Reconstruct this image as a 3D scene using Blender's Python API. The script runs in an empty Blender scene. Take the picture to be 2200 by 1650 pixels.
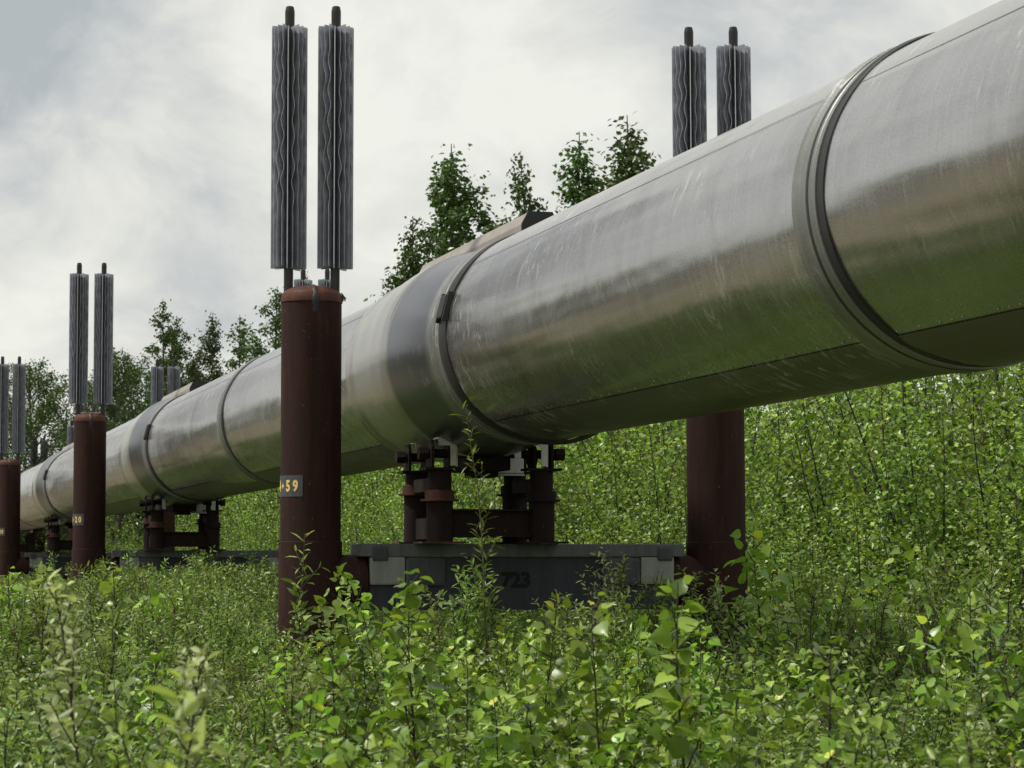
import bpy, bmesh, math, random
import numpy as np
from mathutils import Vector, Matrix
rad = math.radians
sc = bpy.context.scene
COL = sc.collection
rng = np.random.default_rng(7)
random.seed(7)

# ------------------------------------------------------------------ camera
CAMH = 1.5
PITCH = math.atan(373/5720)
cd = bpy.data.cameras.new("camera")
cam = bpy.data.objects.new("camera", cd); COL.objects.link(cam)
cam.location = (0, 0, CAMH)
cam.rotation_euler = (math.pi/2 + PITCH, 0, 0)
cd.sensor_width = 36.0
cd.lens = 36.0*5720/2200
cd.clip_start = 0.1; cd.clip_end = 6000
cd.dof.use_dof = True; cd.dof.focus_distance = 19.5; cd.dof.aperture_fstop = 10.0
sc.camera = cam

# ------------------------------------------------------------------ world, sun
SUN_EL, SUN_AZ = 56.0, -92.0      # azimuth measured from +Y (view direction) clockwise
w = bpy.data.worlds.new("World"); sc.world = w; w.use_nodes = True
nt = w.node_tree; nt.nodes.clear()
N = nt.nodes.new; L = nt.links.new
out = N('ShaderNodeOutputWorld'); bg = N('ShaderNodeBackground'); bg.inputs[1].default_value = 0.1
sky = N('ShaderNodeTexSky'); sky.sky_type = 'NISHITA'; sky.sun_disc = False
sky.sun_elevation = rad(SUN_EL); sky.sun_rotation = rad(SUN_AZ)
sky.air_density = 1.0; sky.dust_density = 2.0
tc = N('ShaderNodeTexCoord')
def wnoise(scale, zs, detail, rough, dist, off):
    m = N('ShaderNodeMapping'); m.inputs['Scale'].default_value = (1, 1, zs); m.inputs['Location'].default_value = off
    L(tc.outputs['Generated'], m.inputs['Vector'])
    n = N('ShaderNodeTexNoise'); n.inputs['Scale'].default_value = scale; n.inputs['Detail'].default_value = detail
    n.inputs['Roughness'].default_value = rough; n.inputs['Distortion'].default_value = dist
    L(m.outputs[0], n.inputs['Vector']); return n
big = wnoise(6.0, 1.75, 8, .50, .15, (20.45, 0, -.10))
sml = wnoise(14, 1.4, 8, .6, .5, (9.0, 5.2, 2.2))
mx = N('ShaderNodeMath'); mx.operation = 'MULTIPLY_ADD'; mx.inputs[1].default_value = .36
L(sml.outputs[0], mx.inputs[0]); 
mb_ = N('ShaderNodeMath'); mb_.operation = 'MULTIPLY'; mb_.inputs[1].default_value = .64
L(big.outputs[0], mb_.inputs[0]); L(mb_.outputs[0], mx.inputs[2])
cr = N('ShaderNodeValToRGB'); e = cr.color_ramp.elements
e[0].position = .365; e[0].color = (.47, .505, .525, 1)
e[1].position = .575; e[1].color = (.91, .91, .84, 1)
a = cr.color_ramp.elements.new(.435); a.color = (.61, .63, .625, 1)
a = cr.color_ramp.elements.new(.495); a.color = (.765, .77, .725, 1)
L(mx.outputs[0], cr.inputs[0])
sc10 = N('ShaderNodeVectorMath'); sc10.operation = 'SCALE'; sc10.inputs['Scale'].default_value = 10.0
L(cr.outputs[0], sc10.inputs[0])
mixc = N('ShaderNodeMixRGB'); mixc.inputs[0].default_value = .94
L(sky.outputs[0], mixc.inputs[1]); L(sc10.outputs[0], mixc.inputs[2])
L(mixc.outputs[0], bg.inputs[0]); L(bg.outputs[0], out.inputs[0])
sl = bpy.data.lights.new("sun", 'SUN'); sl.energy = 3.8; sl.angle = rad(7); sl.color = (1, .95, .87)
so = bpy.data.objects.new("sun", sl); COL.objects.link(so)
az = rad(SUN_AZ); sdir = Vector((math.sin(az)*math.cos(rad(SUN_EL)), math.cos(az)*math.cos(rad(SUN_EL)), math.sin(rad(SUN_EL))))
so.rotation_euler = sdir.to_track_quat('Z', 'Y').to_euler(); so.location = (-20, -10, 40)
vs = sc.view_settings
vs.view_transform = 'Standard'; vs.look = 'None'; vs.gamma = 1.0; vs.exposure = 0.0; vs.use_curve_mapping = False
sc.cycles.max_bounces = 8; sc.cycles.transmission_bounces = 4; sc.cycles.diffuse_bounces = 3; sc.cycles.glossy_bounces = 4

# ------------------------------------------------------------------ materials
class NT:
    def __init__(s, name):
        s.m = bpy.data.materials.new(name); s.m.use_nodes = True
        s.t = s.m.node_tree; s.b = s.t.nodes['Principled BSDF']; s.o = s.t.nodes['Material Output']
    def n(s, typ, **kw):
        x = s.t.nodes.new(typ)
        for k, v in kw.items():
            if k.startswith('i_'): x.inputs[k[2:]].default_value = v
            else: setattr(x, k, v)
        return x
    def l(s, a, b): s.t.links.new(a, b)
    def coord(s, which='Object', scale=(1, 1, 1)):
        c = s.n('ShaderNodeTexCoord'); m = s.n('ShaderNodeMapping'); m.inputs['Scale'].default_value = scale
        s.l(c.outputs[which], m.inputs['Vector']); return m.outputs[0]
    def noise(s, vec, scale, detail=5, rough=.55, dist=0):
        x = s.n('ShaderNodeTexNoise'); x.inputs['Scale'].default_value = scale; x.inputs['Detail'].default_value = detail
        x.inputs['Roughness'].default_value = rough; x.inputs['Distortion'].default_value = dist
        s.l(vec, x.inputs['Vector']); return x.outputs[0]
    def ramp(s, fac, stops):
        r = s.n('ShaderNodeValToRGB'); el = r.color_ramp.elements
        el[0].position, el[0].color = stops[0][0], tuple(stops[0][1])+(1,)
        el[1].position, el[1].color = stops[-1][0], tuple(stops[-1][1])+(1,)
        for p, c in stops[1:-1]:
            q = el.new(p); q.color = tuple(c)+(1,)
        s.l(fac, r.inputs[0]); return r.outputs[0]
    def g(s, fac, a, b, p0=0., p1=1.): return s.ramp(fac, [(p0, (a, a, a)), (p1, (b, b, b))])
    def mix(s, fac, a, b, mode='MIX'):
        x = s.n('ShaderNodeMixRGB', blend_type=mode)
        for sock, v in ((x.inputs[0], fac), (x.inputs[1], a), (x.inputs[2], b)):
            if isinstance(v, (int, float)): sock.default_value = v
            elif isinstance(v, tuple): sock.default_value = v+(1,)
            else: s.l(v, sock)
        return x.outputs[0]
    def math(s, op, a, b=0.):
        x = s.n('ShaderNodeMath', operation=op)
        for sock, v in ((x.inputs[0], a), (x.inputs[1], b)):
            if isinstance(v, (int, float)): sock.default_value = v
            else: s.l(v, sock)
        return x.outputs[0]
    def bump(s, h, strength, dist=.01, nrm=None):
        x = s.n('ShaderNodeBump'); x.inputs['Strength'].default_value = strength; x.inputs['Distance'].default_value = dist
        s.l(h, x.inputs['Height'])
        if nrm: s.l(nrm, x.inputs['Normal'])
        return x.outputs[0]
    def set(s, **kw):
        for k, v in kw.items():
            k = k.replace('_', ' ')
            if isinstance(v, (int, float, tuple)): s.b.inputs[k].default_value = v+(1,) if isinstance(v, tuple) and len(v) == 3 else v
            else: s.l(v, s.b.inputs[k])
        return s.m

def galvanized(name, lo, hi, r0, r1, streak=1.0, waves=1.0, metal=.93, fade=None):
    """weathered galvanised sheet; UV = metres along the pipe, metres round it"""
    M = NT(name)
    uv = M.coord('UV')
    s1 = M.noise(M.coord('UV', (38, 1.3, 1)), 1, 6, .6)             # fine rain streaks running round the pipe
    s2 = M.noise(M.coord('UV', (3, 1.6, 1)), 1, 5, .6, .3)
    sp = M.noise(uv, 90, 2, .7)                                     # zinc spangle
    cl = M.noise(M.coord('UV', (.5, 1.4, 1)), 1, 3, .5)
    f = M.math('ADD', M.math('MULTIPLY', s1, .25*streak), M.math('ADD', M.math('MULTIPLY', s2, .2*streak), M.math('MULTIPLY', sp, .55-.1*streak)))
    c = M.ramp(f, [(.36, lo), (.64, hi)])
    drip = M.noise(M.coord('UV', (9, 3.2, 1)), 1, 6, .68, 2.2)     # pale mineral runs
    reg = M.noise(M.coord('UV', (.55, 1.1, 1)), 1, 2, .5)
    dm = M.math('MULTIPLY', M.g(drip, 0, 1, .555, .63), M.g(reg, 0, 1, .44, .58))
    c = M.mix(M.math('MULTIPLY', dm, .55), c, (.74, .75, .71))
    grime = M.g(M.noise(M.coord('UV', (1.1, .8, 1)), 1, 6, .7, .8), 0, 1, .50, .72)
    c = M.mix(M.math('MULTIPLY', grime, .45), c, (.16, .155, .13))
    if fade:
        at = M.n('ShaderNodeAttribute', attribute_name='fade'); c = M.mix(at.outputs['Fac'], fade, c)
    ro = M.math('ADD', M.g(f, r0, r1, .35, .65), M.math('MULTIPLY', dm, .2))
    ro = M.math('ADD', ro, M.math('MULTIPLY', M.math('SUBTRACT', cl, .5), .16))
    b1 = M.bump(M.noise(M.coord('UV', (.16, 2.6, 1)), 1, 2, .5, .2), .9*waves, .045)   # oil-canning of the sheet
    b1 = M.bump(M.noise(M.coord('UV', (.9, 1.3, 1)), 1, 3, .5, .4), .55*waves, .03, b1)
    b2 = M.bump(sp, .06, .004, b1)
    b3 = M.bump(s1, .03, .004, b2)
    return M.set(Base_Color=c, Metallic=metal, Roughness=ro, Normal=b3)
m_pipe = galvanized('galvanised_sheet', (.375, .372, .378), (.575, .568, .572), .21, .33)
m_panel = galvanized('galvanised_underside', (.095, .086, .088), (.165, .150, .152), .34, .48, waves=1.2, metal=.5)  # same sheet, the shade of the downward side put into a darker colour
m_shoe = galvanized('galvanised_cover', (.36, .355, .335), (.56, .55, .52), .24, .40, 1.5, .5)
m_zinc = galvanized('bluish_reflection_zinc', (.13, .138, .165), (.235, .247, .285), .30, .44, .6, .3, fade=(.46, .46, .43))  # blue-grey reflection on the flare, put into the base colour
m_band = galvanized('joint_band_metal', (.17, .176, .174), (.32, .33, .32), .40, .54, 1.6, .3)

def plain(name, col, rough=.5, metal=0., var=.25, scale=8., bump=.15, vec='Object'):
    M = NT(name)
    n1 = M.noise(M.coord(vec), scale, 6, .6)
    lo = tuple(x*(1-var) for x in col); hi = tuple(min(1, x*(1+var)) for x in col)
    return M.set(Base_Color=M.ramp(n1, [(.3, lo), (.7, hi)]), Roughness=M.g(n1, rough-.07, min(1, rough+.1), .3, .7), Metallic=metal,
                 Normal=M.bump(M.noise(M.coord(vec), scale*7, 3, .6), bump, .004))
def rusty(name, lo, hi, hot, rough=.62):
    M = NT(name)
    a = M.noise(M.coord('Object', (1, 1, .22)), 9, 6, .62, .4)
    b = M.noise(M.coord('Object', (1, 1, .06)), 30, 4, .6)
    c = M.noise(M.coord('Object'), 65, 3, .7)
    f = M.math('ADD', M.math('MULTIPLY', a, .55), M.math('ADD', M.math('MULTIPLY', b, .25), M.math('MULTIPLY', c, .2)))
    col = M.ramp(f, [(.34, lo), (.55, hi), (.72, hot)])
    chips = M.g(M.noise(M.coord('Object', (1, 1, .8)), 42, 2, .5), 0, 1, .71, .74)
    col = M.mix(M.math('MULTIPLY', chips, .35), col, (.24, .15, .11))
    return M.set(Base_Color=col, Roughness=M.g(a, rough-.1, rough+.15, .3, .7), Specular_IOR_Level=.18, Normal=M.bump(c, .25, .003, M.bump(a, .2, .01)))
m_rust = rusty('weathering_steel', (.013, .007, .006), (.034, .0145, .0115), (.075, .034, .023), .78)
m_cap = rusty('rusty_cap', (.05, .020, .014), (.085, .033, .022), (.13, .055, .034), .6)  # brighter rust: light falling on the dome is put into the colour
m_shaded_rust = rusty('shaded_rusty_steel', (.008, .0055, .005), (.016, .009, .008), (.038, .017, .012), .8)  # rust darkened in its colour for the shade under the pipe
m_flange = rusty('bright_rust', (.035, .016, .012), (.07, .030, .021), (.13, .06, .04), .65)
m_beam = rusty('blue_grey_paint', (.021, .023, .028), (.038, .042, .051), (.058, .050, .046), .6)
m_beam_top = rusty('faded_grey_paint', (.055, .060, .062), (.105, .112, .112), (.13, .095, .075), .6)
m_bracket = rusty('pale_grey_paint', (.14, .145, .138), (.25, .255, .24), (.27, .24, .20), .6)
m_clampgrey = rusty('mid_grey_paint', (.032, .036, .039), (.065, .071, .075), (.085, .07, .058), .6)
m_sheet = plain('pale_sheet_metal', (.42, .42, .39), .45, .5, .2, 12)
m_tube = plain('black_painted_tube', (.013, .010, .010), .42, 0., .3, 20)
m_rubber = plain('black_rubber', (.010, .010, .011), .55, 0., .4, 15)
m_tar = plain('black_sealant', (.011, .011, .014), .45, 0., .5, 40, .6)
m_fin = plain('aluminium_fins', (.37, .385, .43), .36, .42, .25, 14, .1)
m_finbright = plain('bright_aluminium', (.62, .63, .63), .4, .6, .1, 14, .1)
m_plate = plain('dark_grey_plate', (.045, .048, .055), .6, 0., .4, 25)
m_yellow = plain('yellow_stencil_paint', (.72, .50, .16), .6, 0., .12, 60)
m_blackpaint = plain('black_stencil_paint', (.004, .004, .005), .9, 0., .2, 60)
m_cover = plain('warm_grey_ridge_metal', (.30, .27, .24), .5, .4, .15, 7)
m_stem = plain('dark_brown_bark', (.040, .026, .020), .75, 0., .4, 30)
m_stem_green = plain('olive_young_bark', (.095, .095, .04), .6, 0., .3, 30)
m_bark = plain('grey_brown_bark', (.10, .085, .068), .8, 0., .45, 9)

def leafmat(name, dark, mid, light, yellow, trans=.27, rough=.36, spec=.45):
    M = NT(name)
    at = M.n('ShaderNodeAttribute', attribute_name='tint'); oi = M.n('ShaderNodeObjectInfo')
    col = M.ramp(at.outputs['Fac'], [(.0, dark), (.45, mid), (.82, light), (.93, light), (1., yellow)])
    hs = M.n('ShaderNodeHueSaturation')
    M.l(M.math('ADD', M.math('MULTIPLY', oi.outputs['Random'], .035), .4825), hs.inputs['Hue'])
    M.l(M.math('ADD', M.math('MULTIPLY', oi.outputs['Random'], .6), .64), hs.inputs['Value'])
    M.l(col, hs.inputs['Color']); c = hs.outputs[0]
    M.set(Base_Color=c, Roughness=rough, Specular_IOR_Level=spec)
    tr = M.n('ShaderNodeBsdfTranslucent'); M.l(M.mix(1., c, (1.35, 1.5, .75), 'MULTIPLY'), tr.inputs[0])
    ms = M.n('ShaderNodeMixShader'); ms.inputs[0].default_value = trans
    M.l(M.b.outputs[0], ms.inputs[1]); M.l(tr.outputs[0], ms.inputs[2]); M.l(ms.outputs[0], M.o.inputs[0])
    return M.m
m_aspen = leafmat('aspen_leaf', (.060, .115, .018), (.175, .285, .040), (.38, .52, .085), (.58, .60, .07))
m_willow = leafmat('willow_leaf', (.055, .098, .020), (.15, .225, .045), (.33, .43, .10), (.50, .54, .10), .30, .38, .45)
m_birch = leafmat('birch_leaf', (.050, .100, .015), (.17, .275, .040), (.38, .51, .085), (.56, .60, .08))
m_pale = leafmat('pale_willow_leaf', (.17, .21, .10), (.37, .42, .21), (.62, .67, .37), (.70, .72, .30), .32, .42, .5)
m_yellowish = leafmat('fresh_willow_leaf', (.20, .25, .07), (.30, .36, .10), (.42, .48, .15), (.55, .56, .18), .35, .45, .4)
m_oval = leafmat('oval_bush_leaf', (.075, .115, .035), (.18, .245, .075), (.37, .44, .16), (.55, .56, .16), .25, .42, .4)
m_straw = leafmat('straw', (.10, .12, .035), (.20, .19, .08), (.36, .30, .16), (.42, .34, .2), .25, .6, .2)
m_tree = leafmat('tree_leaf', (.035, .065, .014), (.065, .115, .024), (.11, .175, .036), (.17, .21, .05), .25)
m_under = leafmat('undergrowth_leaf', (.03, .052, .011), (.085, .13, .022), (.22, .28, .06), (.46, .36, .15), .3)  # shade low among the shrubs is put into these darker greens

# ------------------------------------------------------------------ helpers
def tag(o, label=None, cat=None, group=None, kind=None):
    if label: o['label'] = label
    if cat: o['category'] = cat
    if group: o['group'] = group
    if kind: o['kind'] = kind
    return o
def empty(name, loc=(0, 0, 0), rz=0., label=None, cat=None, group=None):
    o = bpy.data.objects.new(name, None); COL.objects.link(o)
    o.location = loc; o.rotation_euler = (0, 0, rz); o.empty_display_size = .2
    return tag(o, label, cat, group)
def link(name, me, parent=None):
    o = bpy.data.objects.new(name, me); COL.objects.link(o)
    if parent: o.parent = parent
    return o
class MB:
    """collects shapes and links them as ONE mesh object"""
    def __init__(s): s.bm = bmesh.new(); s.uv = s.bm.loops.layers.uv.new('UVMap')
    def box(s, c, size, rot=None, bevel=0.):
        r = bmesh.ops.create_cube(s.bm, size=1.0)
        M = Matrix.Translation(c) @ (rot or Matrix()) @ Matrix.Diagonal((*size, 1))
        bmesh.ops.transform(s.bm, matrix=M, verts=r['verts'])
        if bevel:
            ed = list({e for v in r['verts'] for e in v.link_edges})
            bmesh.ops.bevel(s.bm, geom=ed, offset=bevel, segments=2, affect='EDGES', profile=.6)
        return s
    def lathe(s, prof, seg=32, M=Matrix(), smooth=True, a0=0., a1=2*math.pi):
        """profile of (radius, z) turned about Z, placed by M"""
        full = abs(a1-a0-2*math.pi) < 1e-6; n = seg if full else seg+1
        rings = []
        for r, z in prof:
            if r < 1e-6 and full: rings.append([s.bm.verts.new(M @ Vector((0, 0, z)))]*n)
            else: rings.append([s.bm.verts.new(M @ Vector((r*math.cos(a0+(a1-a0)*i/seg), r*math.sin(a0+(a1-a0)*i/seg), z))) for i in range(n)])
        for A, B in zip(rings, rings[1:]):
            for i in range(seg):
                j = (i+1) % n
                vs = []
                for v in (A[i], A[j], B[j], B[i]):
                    if v not in vs: vs.append(v)
                if len(vs) > 2:
                    try: f = s.bm.faces.new(vs); f.smooth = smooth
                    except ValueError: pass
        return s
    def cyl(s, p, q, r, seg=20, r2=None, smooth=True):
        p, q = Vector(p), Vector(q); d = q-p
        M = Matrix.Translation(p) @ d.to_track_quat('Z', 'Y').to_matrix().to_4x4()
        r2 = r if r2 is None else r2
        return s.lathe([(0, 0), (r, 0), (r2, d.length), (0, d.length)], seg, M, smooth)
    def prism(s, pts, h0, h1, M=Matrix()):
        a = [s.bm.verts.new(M @ Vector((x, y, h0))) for x, y in pts]; b = [s.bm.verts.new(M @ Vector((x, y, h1))) for x, y in pts]
        n = len(pts); s.bm.faces.new(a[::-1]); s.bm.faces.new(b)
        for i in range(n): s.bm.faces.new((a[i], a[(i+1) % n], b[(i+1) % n], b[i]))
        return s
    def build(s, name, mat, parent=None, sharp=35.):
        bmesh.ops.recalc_face_normals(s.bm, faces=s.bm.faces[:])
        me = bpy.data.meshes.new(name); s.bm.to_mesh(me); s.bm.free()
        me.materials.append(mat)
        if any(p.use_smooth for p in me.polygons): me.set_sharp_from_angle(angle=rad(sharp))
        return link(name, me, parent)
def copy_tree(o, parent=None):
    c = o.copy(); COL.objects.link(c)
    if parent: c.parent = parent
    for ch in list(o.children): copy_tree(ch, c)
    return c
def np_mesh(name, V, F, mat, parent=None, tint=None, smooth=False, make=True):
    """V (n,3); F list of (m,k) index arrays"""
    me = bpy.data.meshes.new(name)
    V = np.asarray(V, np.float32)
    me.vertices.add(len(V)); me.vertices.foreach_set('co', V.ravel())
    idx = np.concatenate([f.ravel() for f in F]).astype(np.int32)
    tot = np.concatenate([np.full(len(f), f.shape[1]) for f in F]).astype(np.int32)
    me.loops.add(len(idx)); me.loops.foreach_set('vertex_index', idx)
    me.polygons.add(len(tot)); me.polygons.foreach_set('loop_start', np.concatenate([[0], np.cumsum(tot)[:-1]]).astype(np.int32))
    me.polygons.foreach_set('loop_total', tot)
    me.polygons.foreach_set('use_smooth', np.full(len(tot), smooth))
    me.update(calc_edges=True)
    if tint is not None:
        at = me.attributes.new('tint', 'FLOAT', 'FACE'); at.data.foreach_set('value', np.asarray(tint, np.float32))
    me.materials.append(mat)
    return link(name, me, parent) if make else me

# ------------------------------------------------------------------ ground
def ground_h(x, y): return .06*math.sin(x*.35+1)*math.sin(y*.27)+.03*math.sin(x*1.1)*math.cos(y*.9+2)
def grid_axis(lims):
    out = []
    for a, b, st in lims: out += list(np.arange(a, b, st))
    return out+[lims[-1][1]]
gx = grid_axis([(-3000, -300, 450), (-300, -40, 26), (-40, 40, 1.), (40, 300, 26), (300, 3000, 450)])
gy = grid_axis([(-600, -20, 116), (-20, 120, 1.), (120, 500, 38), (500, 4000, 500)])
V = [(x, y, ground_h(x, y) if abs(x) < 60 and -20 <= y < 140 else 0) for y in gy for x in gx]
nx = len(gx)
F = np.array([(j*nx+i, j*nx+i+1, (j+1)*nx+i+1, (j+1)*nx+i) for j in range(len(gy)-1) for i in range(nx-1)])
G = NT('forest_floor')
g1 = G.noise(G.coord('Object'), 1.2, 8, .65); g2 = G.noise(G.coord('Object'), 14, 6, .7); g3 = G.noise(G.coord('Object'), .12, 4, .6)
gc = G.ramp(G.math('ADD', G.math('MULTIPLY', g1, .5), G.math('MULTIPLY', g2, .5)), [(.33, (.030, .034, .014)), (.5, (.065, .075, .025)), (.66, (.14, .125, .065))])
gc = G.mix(G.g(g3, .15, .85, .36, .60), gc, (.20, .165, .10))
G.set(Base_Color=gc, Roughness=.9, Normal=G.bump(g2, .8, .03))
gr = np_mesh('ground', V, [F], G.m, smooth=True); gr['kind'] = 'structure'

# ------------------------------------------------------------------ layout of the pipeline
D2 = np.array([-4.48, 17.72]); SPAN = float(np.hypot(*D2)); D2 = D2/SPAN      # direction of the line, away from the camera
Q2 = np.array([D2[1], -D2[0]])                                               # across it, to the right
POST1 = np.array([-1.519, 20.1]); WIDE = 3.23
PIPE0 = np.array([-.26, 20.5]); PIPEZ = CAMH+1.545; R = .728
RZ = math.atan2(D2[1], D2[0])
def at(s, t, base=PIPE0): return base+D2*s+Q2*t
# frame of the pipe: local X along the line (s), local Y to the left of it, Z up
SLOPE = -.0016
pipe = empty('pipeline', (PIPE0[0], PIPE0[1], PIPEZ), RZ, 'thick silver insulated oil pipeline running diagonally over the shrubs', 'pipeline')
pipe.rotation_euler = (0, -math.atan(SLOPE), RZ)
def tube_skin(name, prof, mat, a0=0., a1=360., seg=144, wob=0., extra=None, th=0., seed=0, fadein=False):
    """surface of revolution about local X from (s, r) pairs; angle 0 = right of the line, 90 = up, 180 = left; UV in metres"""
    rr = np.random.default_rng(seed+int(abs(prof[0][0])*10))
    ph = rr.random(6)*6.28
    ss = np.array([p[0] for p in prof]); r0 = np.array([p[1] for p in prof])
    n = seg+1
    A = np.radians(np.linspace(a0, a1, n))
    V = []; UV = []
    for s_, r_ in zip(ss, r0):
        w = wob*(np.sin(3*A+ph[0]+.5*s_)*.5+np.sin(7*A+ph[1]-.31*s_)*.35+np.sin(13*A+ph[2]+.8*s_)*.22)
        r = r_+w
        V.append(np.stack([np.full(n, s_), -r*np.cos(A), r*np.sin(A)], 1)); UV.append(np.stack([np.full(n, s_), A*R], 1))
    V = np.concatenate(V); UV = np.concatenate(UV)
    F = [(j*n+i, j*n+i+1, (j+1)*n+i+1, (j+1)*n+i) for j in range(len(ss)-1) for i in range(seg)]
    F = np.array(F)
    o = np_mesh(name, V, [F], mat, pipe, smooth=True)
    uvl = o.data.uv_layers.new(name='UVMap')
    uvl.data.foreach_set('uv', UV[F.ravel()].astype(np.float32).ravel())
    if fadein:                                                       # the painted blue-grey reflection fades out towards both rims
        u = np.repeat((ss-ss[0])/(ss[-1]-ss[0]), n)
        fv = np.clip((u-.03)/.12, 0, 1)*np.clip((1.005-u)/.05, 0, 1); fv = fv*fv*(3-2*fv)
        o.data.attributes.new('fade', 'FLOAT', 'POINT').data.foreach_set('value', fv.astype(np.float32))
    o.data.set_sharp_from_angle(angle=rad(30))
    return o
def dense(s0, s1, r, st=.35):
    k = max(2, int((s1-s0)/st)+1); return [(s, r) for s in np.linspace(s0, s1, k)]
SEAM_LO, SEAM_HI = 237.0, 140.2
def add_rivets(o, s0, s1, ang, r, seed):
    """small domed rivets along the lap seam, part of the sheet's own mesh"""
    bm = bmesh.new(); bm.from_mesh(o.data); rr = random.Random(seed); s = s0+.1
    while s < s1-.06:
        a = rad(ang - rr.choice((1.6, 1.6, 3.2)))
        n = Vector((0, -math.cos(a), math.sin(a))); p = Vector((s, 0, 0))+n*(r-.002)
        M = Matrix.Translation(p) @ n.to_track_quat('Z', 'Y').to_matrix().to_4x4()
        rings = [[bm.verts.new(M @ Vector((q*math.cos(i*math.pi/4), q*math.sin(i*math.pi/4), z))) for i in range(8)] for q, z in ((.0075, 0), (.006, .003), (.003, .0045))]
        for A, B in zip(rings, rings[1:]):
            for i in range(8): bm.faces.new((A[i], A[(i+1) % 8], B[(i+1) % 8], B[i])).smooth = True
        bm.faces.new(rings[-1])
        s += rr.uniform(.09, .34)
    bm.to_mesh(o.data); bm.free()
def jacket(s0, s1, near):
    st = .3 if near else .8
    jk = tube_skin('jacket', [(s0, R-.05)]+dense(s0+.002, s1-.002, R, st)+[(s1, R-.05)], m_pipe, seg=160, wob=.005)
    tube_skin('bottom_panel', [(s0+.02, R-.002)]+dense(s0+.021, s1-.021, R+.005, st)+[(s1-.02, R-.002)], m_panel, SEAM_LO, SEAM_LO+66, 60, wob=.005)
    tube_skin('seam_strip', dense(s0+.01, s1-.01, R+.003, st), m_rubber, SEAM_HI-.2, SEAM_HI+.2, 2)
    if near: add_rivets(jk, s0, s1, SEAM_LO, R+.002, int(s0*7))
def joint_band(c, near):
    k = .15
    tube_skin('joint_band', [(c-k, R-.01), (c-k+.002, R+.016), (c-k+.035, R+.018), (c-k+.045, R+.008), (c-k+.055, R+.016), (c-.03, R+.013), (c+k-.10, R+.013), (c+k-.085, R+.02), (c+k-.045, R+.02), (c+k-.035, R+.008), (c+k-.02, R+.014), (c+k, R+.012), (c+k+.002, R-.01)], m_band, seg=160)
    tube_skin('groove', [(c+.085, R+.012), (c+.0855, R+.0148), (c+.104, R+.0148), (c+.1045, R+.012)], m_rubber, seg=160)
    tube_skin('groove', [(c-.062, R+.013), (c-.0615, R+.0165), (c-.036, R+.0165), (c-.0355, R+.012)], m_rubber, seg=160)
    tube_skin('gasket', [(c-k-.075, R-.01), (c-k-.073, R+.007), (c-k-.004, R+.010), (c-k-.003, R-.01)], m_rubber, seg=160)
def shoe_cover(c, near):
    P = [(-1.90, .70), (-1.895, .740), (-1.86, .746), (-1.80, .746), (-1.795, .738), (-1.77, .738), (-1.765, .748), (-1.71, .749), (-1.705, .740), (-1.68, .740), (-1.675, .748), (-1.60, .746)]
    tube_skin('end_flange', [(c+s, r) for s, r in P], m_band, seg=160)
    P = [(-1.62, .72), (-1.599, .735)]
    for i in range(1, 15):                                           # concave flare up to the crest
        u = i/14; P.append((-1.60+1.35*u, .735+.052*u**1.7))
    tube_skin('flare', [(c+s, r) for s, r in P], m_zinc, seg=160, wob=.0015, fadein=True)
    P = [(-.25, .75), (-.2495, .7885), (-.21, .7905), (-.15, .790)]
    for i in range(1, 17):                                           # convex taper down to the far lip
        u = i/16; P.append((-.15+1.47*u, .742+.048*math.cos(u*math.pi/2) if i < 16 else .742))
    P += [(1.36, .754), (1.40, .758), (1.44, .754), (1.47, .742), (1.55, .738), (1.57, .746), (1.61, .746), (1.62, .70)]
    tube_skin('shoe_cover', [(c+s, r) for s, r in P], m_shoe, seg=160, wob=.003)
    # black strap round the near lip; it hangs a little slack under the pipe
    o = tube_skin('strap', [(c-2.10, R-.01), (c-2.098, R+.008), (c-2.06, R+.016), (c-1.93, R+.016), (c-1.90, R+.008), (c-1.898, R-.01)], m_rubber, seg=160)
    for v in o.data.vertices:
        a = math.degrees(math.atan2(v.co.z, -v.co.y)) % 360
        k = max(0, 1-abs(a-292)/38)
        f = 1+.045*k*k*(3-2*k); v.co.y *= f; v.co.z *= f
    m = MB()
    a = rad(166)
    n = Vector((0, -math.cos(a), math.sin(a))); M = Matrix.Translation(Vector((c-2.02, 0, 0))+n*(R+.022)) @ n.to_track_quat('Z', 'X').to_matrix().to_4x4()
    m.box(M @ Vector((0, 0, 0)), (.17, .17, .05), M.to_3x3().to_4x4(), .012)
    m.box(M @ Vector((.0, -.10, -.004)), (.21, .02, .04), M.to_3x3().to_4x4(), .004)
    m.box(M @ Vector((.0, .10, -.004)), (.21, .02, .04), M.to_3x3().to_4x4(), .004)
    m.build('strap_buckle', m_rubber, pipe)
    # ridge cover along the top
    m = MB()
    Mx = Matrix(((0, 0, 1, 0), (1, 0, 0, 0), (0, 1, 0, 0), (0, 0, 0, 1)))    # prism axis -> local X
    m.prism([(-.13, .70), (.13, .70), (.13, .80), (.085, .885), (-.085, .885), (-.13, .80)], c-1.86, c+1.62, Mx)
    m.build('ridge_cover', m_cover, pipe)
    m = MB(); m.prism([(-.135, .72), (.135, .72), (.135, .803), (.088, .89), (-.088, .89), (-.135, .803)], c-1.885, c-1.861, Mx)
    m.build('ridge_end', m_rubber, pipe)
NB = 6
jacket(-26, -18.3-1.87+.0, True)
for k in range(-1, NB):
    c = k*SPAN; near = k < 1
    if k >= 0: shoe_cover(c, near)
    else: shoe_cover(c, True)
    jacket(c+1.62, c+SPAN/2-.15, near or k == 0)
    joint_band(c+SPAN/2, near)
    jacket(c+SPAN/2+.15, c+SPAN-2.1, near)

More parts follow.
